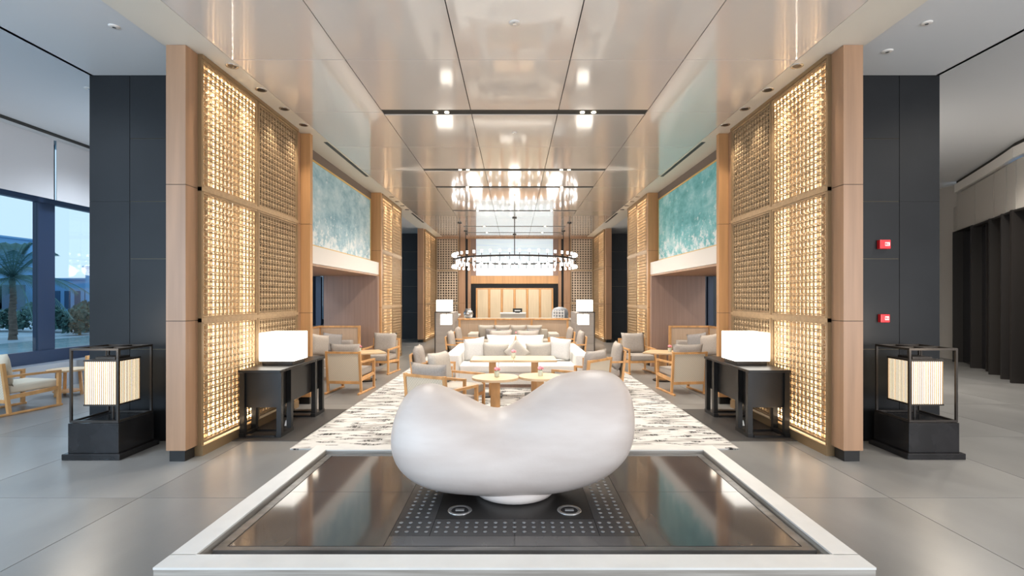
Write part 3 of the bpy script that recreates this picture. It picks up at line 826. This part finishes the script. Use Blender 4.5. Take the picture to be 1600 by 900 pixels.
loose_pillow((.86, 9.68, seatz), -25, .42, .44, .18, m_sofaw, 'white pillow in the right corner of the near white sofa', .25, GP)
GQ = 'pillows on the back-to-back white sofa'
loose_pillow((-.28, 10.55, seatz+.02), 4, .60, .40, .18, m_sofaw, 'white pillow left of two showing over the white sofa backs', -.25, GQ)
loose_pillow((.32, 10.55, seatz+.02), -4, .58, .40, .18, m_sofaw, 'white pillow right of two showing over the white sofa backs', -.25, GQ)
GR = 'pillows on the far taupe sofa'
for i, x in enumerate((-.82, -.36, .10, .56)):
    loose_pillow((x, 14.76, .43), 0, .46, .40, .16, m_cushl, ['leftmost','second from left','third from left','rightmost'][i]+' sand pillow against the far wooden screen', .25, GR)
loose_pillow((-.66, 14.58, .43), 0, .36, .30, .14, m_pilg, 'left small grey pillow on the far taupe sofa', .3, GR)
loose_pillow((-.26, 14.58, .43), 0, .34, .28, .14, m_pilg, 'middle small grey pillow on the far taupe sofa', .3, GR)
loose_pillow((.52, 14.58, .43), 0, .38, .30, .14, m_pilg, 'right small grey pillow on the far taupe sofa', .3, GR)

# bay corner sofas, high screens, tables
for s in (-1, 1):
    W = side_word[s]
    t = thing('corner_sofa', 'grey corner sofa along the outer side of the %s seating bay' % W, 'sofa', (s*4.0, 9.8, 0))
    def q(name, x0,x1,y0,y1,z0,z1,m=m_cush,bev=.03):
        a, b = sorted((s*x0, s*x1)); MB().box(a,b,y0,y1,z0,z1).build(name, m, t, smooth=bev>0, bevel=bev, seg=3)
    q('base', -.34, .33, -1.30, 1.55, 0, .06, m_mauve, 0)
    q('seat_base', -.38, .34, -1.2, 1.4, .06, .27)
    for y0, y1 in ((-1.19,-.33),(-.32,.54),(.55,1.38)): q('seat_cushion', -.38, .18, y0, y1, .272, .42)
    q('backrest', .19, .35, -1.2, 1.6, .06, .66)
    q('armrest', -.40, .35, -1.36, -1.205, .06, .58)
    q('end_backrest', -.42, .18, 1.42, 1.60, .06, .66)
    sc_ = thing('high_back_screen', 'L-shaped wooden screen with cloth panels behind the %s corner sofa' % W, 'screen', (s*4.38, 11.50, 0))
    def q2(name, x0,x1,y0,y1,z0,z1,m):
        a, b = sorted((-s*x0, -s*x1)); MB().box(a,b,y0,y1,z0,z1).build(name, m, sc_)
    q2('cloth_panel', .03, .87, -.01, .01, .06, .93, m_screen)
    q2('cloth_panel', .03-.04, .03-.02, -1.62, -.03, .06, .93, m_screen)
    q2('cloth_panel', .03-.04, .03-.02, -3.0, -1.66, .06, .93, m_screen)
    for (x, y) in ((0,0),(.89,0),(0,-1.64),(0,-3.02)): q2('post', x-.025, x+.025, y-.025, y+.025, 0, .97, m_teak)
    q2('top_rail', .025, .865, -.025, .025, .93, .97, m_teak)
    q2('top_rail', -.025, .025, -1.615, -.025, .93, .97, m_teak); q2('top_rail', -.025, .025, -2.995, -1.665, .93, .97, m_teak)
    GB = 'pillows on the %s corner sofa' % W
    loose_pillow((s*3.86, 10.80, .43), s*-50, .46, .42, .17, m_pilg, 'grey pillow in the back corner of the %s corner sofa' % W, -.2, GB)
    loose_pillow((s*3.92, 10.22, .43), s*-62, .48, .44, .17, m_cush, 'taupe pillow in the middle of the %s corner sofa' % W, -.2, GB)
    loose_pillow((s*3.94, 9.50, .43), s*-80, .46, .42, .17, m_cushl, 'pale pillow near the front arm of the %s corner sofa' % W, -.15, GB)
    tb = thing('bay_table', 'square wooden pedestal table between the armchairs of the %s seating bay' % W, 'table', (s*2.86, 9.88, 0), s*math.radians(-28), 'square tables of the side bays')
    MB().box(-.31,.31,-.31,.31,.53,.56).build('top', m_teak_top, tb, bevel=.004, seg=1)
    MB().box(-.07,.07,-.035,.035,.02,.53).build('pedestal', m_teak, tb)
    MB().cyl((0,0,0), .19, .02, 28).build('foot', m_black, tb)

# centre tables
def round_table(x, y, r, pw, label, pd=.13):
    t = thing('round_table', label, 'table', (x, y, ZR_), 0, 'round tables behind the sculpture')
    MB().cyl((0,0,.505), r, .03, 48).build('top', m_teak_top, t, bevel=.004, seg=1)
    MB().box(-pw/2,pw/2,-pd/2,pd/2,.02,.505).build('pedestal', m_teak, t, bevel=.004, seg=1)
    MB().cyl((0,0,0), .18, .02, 28).build('foot', m_black, t)
round_table(-.255, 6.80, .31, .125, 'left round pale wood pedestal table behind the sculpture')
round_table(.345, 6.88, .29, .09, 'right round pale wood pedestal table behind the sculpture')
for x, pxx, nm in ((-.355, -.01, 'left'), (.325, -.0, 'right')):
    t = thing('square_table', '%s of two joined pale wood tables in front of the white sofa' % nm, 'table', (x, 8.28, ZR_), 0, 'joined tables before the white sofa')
    MB().box(-.338,.338,-.31,.31,.575,.61).build('top', m_teak_top, t, bevel=.004, seg=1)
    MB().box(-.055,.055,-.10,.10,.02,.575).build('pedestal', m_teak, t)
    MB().box(-.16,.16,-.18,.18,0,.02).build('foot', m_black, t)
t = thing('square_table', 'pale wood table hidden behind the two back-facing armchairs', 'table', (0, 13.15, ZR_), 0)
MB().box(-.5,.5,-.3,.3,.53,.56).build('top', m_teak_top, t); MB().box(-.06,.06,-.06,.06,0,.53).build('pedestal', m_teak, t)
t = thing('side_table', 'small teak side table between the lounge chairs by the window', 'table', (-7.35, 8.42, 0))
MB().cyl((0,0,.40), .27, .03, 32).build('top', m_teak_top, t, bevel=.004, seg=1)
for k in range(3):
    a = 2*PI*k/3+.4; MB().bar((.19*math.cos(a),.19*math.sin(a),0),(.16*math.cos(a),.16*math.sin(a),.40),.04,.04).build('leg', m_teak, t)
MB().cyl((0,0,.06), .19, .02, 24).build('shelf', m_teak, t)

# flowers
def flowers(loc, label, k=1.0):
    t = thing('flower_vase', label, 'flower vase', loc, 0, 'pink flower posies'); R = random.Random(int(loc[0]*100+loc[1]*10))
    MB().lathe([(.028*k,0),(.032*k,.01),(.034*k,.07*k),(.032*k,.075*k)], n=20).build('vase', m_vase, t, smooth=True)
    st = MB()
    for i in range(6):
        a = i*1.05; st.bar((0,0,.06*k),(.03*k*math.cos(a),.03*k*math.sin(a),.10*k),.003)
    st.build('stems', m_leaf, t)
    for i in range(9):
        a = i*2.4; r = .008*k*i**.8*.7
        b = MB(); c = (r*math.cos(a), r*math.sin(a), (.118-.004*i*.5)*k)
        b.sphere(c, .020*k, .85, 2)
        for v in b.bm.verts: v.co += Vector((R.uniform(-1,1),R.uniform(-1,1),R.uniform(-1,1)))*.003*k
        b.build('blossom', m_pink, t)
flowers((-.235, 6.78, .549), 'pink flowers in a small glass on the left round table')
flowers((.345, 6.86, .549), 'pink flowers in a small glass on the right round table')
flowers((.0-.02, 8.30, .624), 'pink flowers in a small glass on the joined tables before the white sofa')
flowers((.06, 13.0, .574), 'pink flowers in a small glass on the far table behind the armchairs', 1.3)
flowers((-2.97, 9.8, .56), 'pink flowers in a small glass on the left bay table')
flowers((2.97, 9.8, .56), 'pink flowers in a small glass on the right bay table')

# ------------------------------------------------------------------ grey plinths, high screen, lamps
t = thing('high_back_screen', 'long wooden screen with three cloth panels behind the far sofa', 'screen', (-.03, 15.35, 0))
for i in range(3):
    MB().box(-1.62+i*1.08+.03,-1.62+(i+1)*1.08-.03,-.012,.012,.06,.93).build('cloth_panel', m_screen, t)
for i in range(4): MB().box(-1.62+i*1.08-.03,-1.62+i*1.08+.03,-.03,.03,0,.93).build('post', m_teak, t)
MB().box(-1.68,1.68,-.04,.04,.93,.98).build('top_rail', m_teak, t)
for s in (-1, 1):
    a, b = sorted((s*1.76, s*2.25))
    t = thing('stone_plinth', 'tall grey stone block at the %s end of the far screen' % side_word[s], 'plinth', (s*2.0, 15.2, 0), 0, 'grey stone blocks')
    for z0, z1 in ((0,.29),(.293,.58),(.583,.87),(.873,1.17)):
        MB().box(-.25,.25,-.7,.7,z0,z1).build('block', m_grey, t)
    box_lamp((s*2.02, 14.8, 1.17), .42, .33, 'cube lamp with bright white shade on the %s grey stone block' % side_word[s], 'cube lamps on the stone blocks', base=.035)
    f = thing('floor_lamp', 'slim black floor lamp hanging a small white cube shade before the %s stone block' % side_word[s], 'lamp', (s*1.98, 12.7, ZR_), 0, 'slim black floor lamps')
    if s < 0: f.location.x = -1.97
    MB().box(-.012,.012,-.012,.012,0,1.23).build('pole', m_blackm, f)
    MB().box(-.14,.14,-.14,.14,0,.02).build('base', m_blackm, f)
    a, b = sorted((0, -s*.34)); MB().box(a-.012,b+.012,-.012,.012,1.21,1.235).build('arm', m_blackm, f)
    a, b = sorted((-s*.15, -s*.41)); MB().box(a,b,-.13,.13,.92,1.17).build('shade', m_shade, f)
    MB().cyl((-s*.28,0,1.17), .006, .045, 8).build('hanger', m_blackm, f)

# reception desk and objects behind the screen
t = thing('reception_desk', 'white reception desk standing behind the long wooden screen', 'desk', (-.05, 17.6, 0))
MB().box(-.42,.42,-.3,.3,0,1.04).build('body', m_cushl, t); MB().box(-.44,.44,-.32,.32,1.04,1.08).build('top', m_marble, t)
t = thing('monitor', 'small black screen on the white reception desk', 'monitor', (.10, 17.5, 1.08))
MB().box(-.16,.16,-.01,.01,.02,.15).build('screen', m_black, t); MB().box(-.08,.08,-.05,.05,0,.02).build('stand', m_black, t)
MB().box(-.10,.10,-.013,-.011,.06,.09).build('label_strip', m_lab, t)
sh = thing('low_counter', 'pale low counter hidden behind the long wooden screen', 'counter', (0, 16.35, 0))
MB().box(-2.2,2.2,-.22,.22,0,.90).build('body', m_cushl, sh); MB().box(-2.22,2.22,-.24,.24,.90,.94).build('top', m_marble, sh)
o = MB().lathe([(.04,0),(.12,.03),(.2,.10),(.21,.14),(.19,.12)], n=20).build('bowl', m_sofaw, None, smooth=True, loc=(-1.92, 16.35, .94)); tag(o, 'white shallow bowl at the left end of the counter', 'bowl')
o = MB().lathe([(.07,0),(.13,.04),(.16,.14),(.13,.24),(.08,.28),(.10,.31)], n=20).build('vase', m_chrome, None, smooth=True, loc=(-1.48, 16.35, .94)); tag(o, 'silver rounded vase on the counter by the left stone block', 'vase')
t = thing('dome_ornament', 'dark domed ornament with white lattice front on the counter at right', 'ornament', (1.45, 16.35, .94))
MB().lathe([(.26,0),(.27,.15),(.25,.26),(.18,.33),(.05,.36)], n=24).build('dome', m_ledge, t, smooth=True)
mb = MB()
for i in range(5):
    a = -2.5+i*.32; mb.bar((.29*math.cos(a),.29*math.sin(a),0),(.28*math.cos(a),.28*math.sin(a),.26),.03)
for z in (.04,.13,.22): 
    for i in range(4):
        a = -2.5+i*.32; b = a+.32; mb.bar((.29*math.cos(a),.29*math.sin(a),z),(.29*math.cos(b),.29*math.sin(b),z),.03)
mb.build('lattice', m_lab, t)

# ------------------------------------------------------------------ chandelier
cz = 2.90; R_ = 2.08; cyc = 17.85
t = thing('chandelier', 'large ring chandelier of glowing glass bulbs hung on black rods', 'chandelier', (0, cyc, cz))
mb = MB(); n = 72
for z0, z1, r0, r1 in ((-.02,.03,R_-.02,R_+.03),):
    vs = [[mb.bm.verts.new((r*math.cos(2*PI*i/n), r*math.sin(2*PI*i/n), z)) for i in range(n)] for r, z in ((r0,z0),(r1,z0),(r1,z1),(r0,z1))]
    for k in range(4):
        for i in range(n): mb.bm.faces.new((vs[k][i], vs[k][(i+1)%n], vs[(k+1)%4][(i+1)%n], vs[(k+1)%4][i]))
mb.build('ring', m_blackm, t)
mu = MB().cyl((0,0,-.02), .034, .085, 12).sphere((0,0,.0),.001).mesh('bulb', True); mu.materials.append(m_bulb)
ms = MB().cyl((0,0,-.22), .008, .42, 6).mesh('stem'); ms.materials.append(m_blackm)
NB = 44
for i in range(NB):
    a = 2*PI*(i+.5)/NB; x = (R_+.06)*math.cos(a); y = (R_+.06)*math.sin(a)
    link('stem', ms, t, (x, y, 0))
    link('bulb', mu, t, (x, y, .13)); link('bulb', mu, t, (x, y, -.26))
mt = MB().cyl((0,0,-.20), .024, .17, 12).mesh('glass_tube', True); mt.materials.append(m_tube)
for i in range(NB):
    a = 2*PI*i/NB; link('glass_tube', mt, t, ((R_-.07)*math.cos(a), (R_-.07)*math.sin(a), .02))
for i in range(6):
    a = PI/2+2*PI*i/6
    x, y = R_*math.cos(a), R_*math.sin(a)
    MB().cyl((x,y,.03), .014, CEIL-cz-.05, 8).build('rod', m_blackm, t)
    MB().cyl((x,y,CEIL-cz-.03), .07, .03, 16).build('canopy', m_blackm, t)
for i in range(6):
    a = PI/6+PI/3*i
    light('POINT', 'chandelier_glow', (1.6*math.cos(a), cyc+1.6*math.sin(a), cz-.3), 14, NEUT, .2)

# ------------------------------------------------------------------ small ceiling and wall fittings
def disc(x, y, z, label, r=.05):
    d = thing('smoke_detector', label, 'detector', (x, y, z))
    MB().lathe([(r*.6,-.010),(r*.9,-.008),(r,-.003),(r,0)], n=20).build('body', m_white, d, smooth=True)
    MB().cyl((0,0,-.013), r*.35, .004, 14).build('sensor', m_chrome, d)
disc(0, 4.58, CEIL, 'white round smoke detector in the middle of the nearest ceiling panel')
disc(0, 7.63, CEIL, 'small white round smoke detector just past the first black ceiling slot', .04)
disc(0, 12.3, CEIL, 'tiny white round detector above the white sofas', .04)
disc(-3.66, 4.68, CEIL+.02, 'white ring fitting in the grey ceiling left of the near wood pilaster', .045)
disc(3.72, 4.62, CEIL+.02, 'white ring fitting in the grey ceiling right of the near wood pilaster', .045)
disc(3.75, 5.15, CEIL+.02, 'flat disc in the grey ceiling just before the dark column', .05)
disc(-5.9, 7.1, 4.5, 'small spot fitting in the raised left side ceiling', .06)
for s, y, z, lab in ((1, 5.67, 2.19, 'upper red fire alarm box on the right dark column'), (1, 5.67, 1.37, 'lower red fire alarm box on the right dark column')):
    X = 4.10 if z > 2 else 4.10
    u = thing('alarm_box', lab, 'alarm', (X, 5.71, z), 0, 'red alarm boxes')
    hw, hh = (.060,.050) if z > 2 else (.05,.045)
    MB().box(-hw,hw,-.05,0,-hh,hh).build('housing', m_red, u, bevel=.006, seg=2)
    MB().box(-.005,hw-.012,-.053,-.05,-.018,.022).build('label_plate', m_lab, u)
    MB().box(.0,.012,-.055,-.053,-.010,.014).box(.022,.03,-.055,-.053,-.012,.010).build('pictogram', m_red, u)

# ------------------------------------------------------------------ outside, seen through the window wall
m_bld = M('blue_grey_render', (.17,.38,.62), .8); m_bldw = M('window_dark', (.05,.10,.17), .3)
struct('ground', MB().box(-90, -8.6, -30, 90, -.3, -.05), M('paving_pale', (.30,.42,.52), .7, var=.15, scale=(.5,.5,1)))
pool = MB().box(-18, -11.5, 8, 30, -.05, -.02).build('pool_water', M('pool_water', (.35,.58,.70), .08, col2=(.55,.75,.85), scale=(2,.6,1)))
tag(pool, 'pale blue pool water outside the left window', 'pool')
def building(name, label, x0, x1, y0, y1, h, wins, m=m_bld):
    t = thing(name, label, 'building', (0,0,0))
    MB().box(x0,x1,y0,y1,-.05,h).build('wall', m, t)
    MB().box(x0-.15,x1+.15,y0-.15,y1+.15,h,h+.15).build('roof_slab', m, t)
    for (wx0, wx1, z0, z1) in wins:
        MB().box(wx0,wx1,y0-.06,y0,z0,z1).build('window', m_bldw, t)
    return t
building('villa', 'tall blue-grey flat-roofed building behind the palm tree', -56, -42.5, 40, 46, 6.6, [(-55+i*1.8,-49+i*1.8,0.6,2.6) for i in range(7)])
building('pavilion', 'low blue-grey pavilion seen beside the dark window column', -41.5, -37.5, 46, 52, 3.2, [(-41.3+i*.9,-40.8+i*.9,.6,2.2) for i in range(4)])
building('gatehouse', 'blue-grey gatehouse with a slit window at the right of the window view', -37.3, -32, 44.5, 50, 4.2, [(-36.7,-36.4,1.0,3.4)])
# palm
pt = thing('palm_tree', 'palm tree with arching fronds outside the left window', 'tree', (-19.6, 20.0, -.05))
tr = MB()
for k in range(12):
    tr.cyl((.02*math.sin(k), 0, k*.2), .15-.004*k, .2, 12, .125-.004*k)
tr.build('trunk', M('palm_trunk', (.13,.10,.08), .9, var=.3, scale=(5,5,20)), pt)
m_frond = M('palm_frond', (.07,.17,.17), .7, var=.2, scale=(3,3,3))
Rn = random.Random(3)
for k in range(30):
    az = k*2.39996; el = -.15+1.5*(k%5)/4
    mb = MB(); bm = mb.bm; P = []
    L = 2.7; seg = 9
    for i in range(seg+1):
        u = i/seg
        r_ = L*u*math.cos(el)*(1-.12*u); z_ = L*u*math.sin(el) - 1.25*u*u
        P.append(Vector((r_*math.cos(az), r_*math.sin(az), 2.45+z_)))
    for a, b in zip(P, P[1:]): mb.bar(a, b, .025)
    sd = Vector((-math.sin(az), math.cos(az), 0))
    for i in range(1, seg*5):
        u = i/(seg*5); j = min(int(u*seg), seg-1); p = P[j].lerp(P[j+1], u*seg-j)
        dirn = (P[j+1]-P[j]).normalized(); ll = .50*(1-.4*u)*(.6+.4*math.sin(PI*u))
        for q in (-1,1):
            e = p + (sd*q*.75 + dirn*.5 + Vector((0,0,-.45)))*ll
            v1 = bm.verts.new(p - dirn*.014); v2 = bm.verts.new(p + dirn*.014); v3 = bm.verts.new(e); v4 = bm.verts.new(p+(e-p)*.5+dirn*.014)
            bm.faces.new((v1, v2, v4, v3))
    mb.build('frond', m_frond, pt)
# shrubs
m_shr = M('shrub_leaf', (.05,.13,.12), .7, var=.35, scale=(6,6,6))
def shrub(x, y, w_, h_, label, seed):
    t = thing('shrub', label, 'shrub', (x, y, -.05), 0, 'shrubs beyond the pool'); R = random.Random(seed)
    mb = MB(); bm = mb.bm
    for i in range(900):
        a = R.uniform(0, 2*PI); el = math.acos(R.uniform(-.2,1)); rr = R.uniform(.6,1)
        p = Vector((w_*rr*math.sin(el)*math.cos(a), w_*rr*math.sin(el)*math.sin(a), h_*.25+h_*.75*rr*math.cos(el)))
        if p.z < 0: continue
        d1 = Vector((R.uniform(-1,1),R.uniform(-1,1),R.uniform(-1,1)))*.12; d2 = Vector((R.uniform(-1,1),R.uniform(-1,1),R.uniform(-1,1)))*.07
        vs = [bm.verts.new(p+q) for q in (-d1, d2, d1, -d2)]; bm.faces.new(vs)
    mb.build('foliage', m_shr, t)
    MB().cyl((0,0,0), .06, h_*.5, 8).build('stem', m_rod, t)
for i, (x, y, w_, h_, l) in enumerate(((-25.2, 25, .95, 1.1, 'shrub left of the palm trunk'), (-23.3, 25, .9, 1.45, 'dark shrub right of the palm trunk'), (-21.8, 24.2, .6, 1.3, 'dark shrub just left of the window column'),
        (-20.3, 24.2, .6, 1.5, 'leafy shrub right of the window column'), (-19.2, 22.6, .6, 1.35, 'round shrub in the middle of the right pane'), (-20.6, 26.0, .7, 1.6, 'shrub by the right edge of the right pane'))):
    shrub(x, y, w_, h_, l, i)
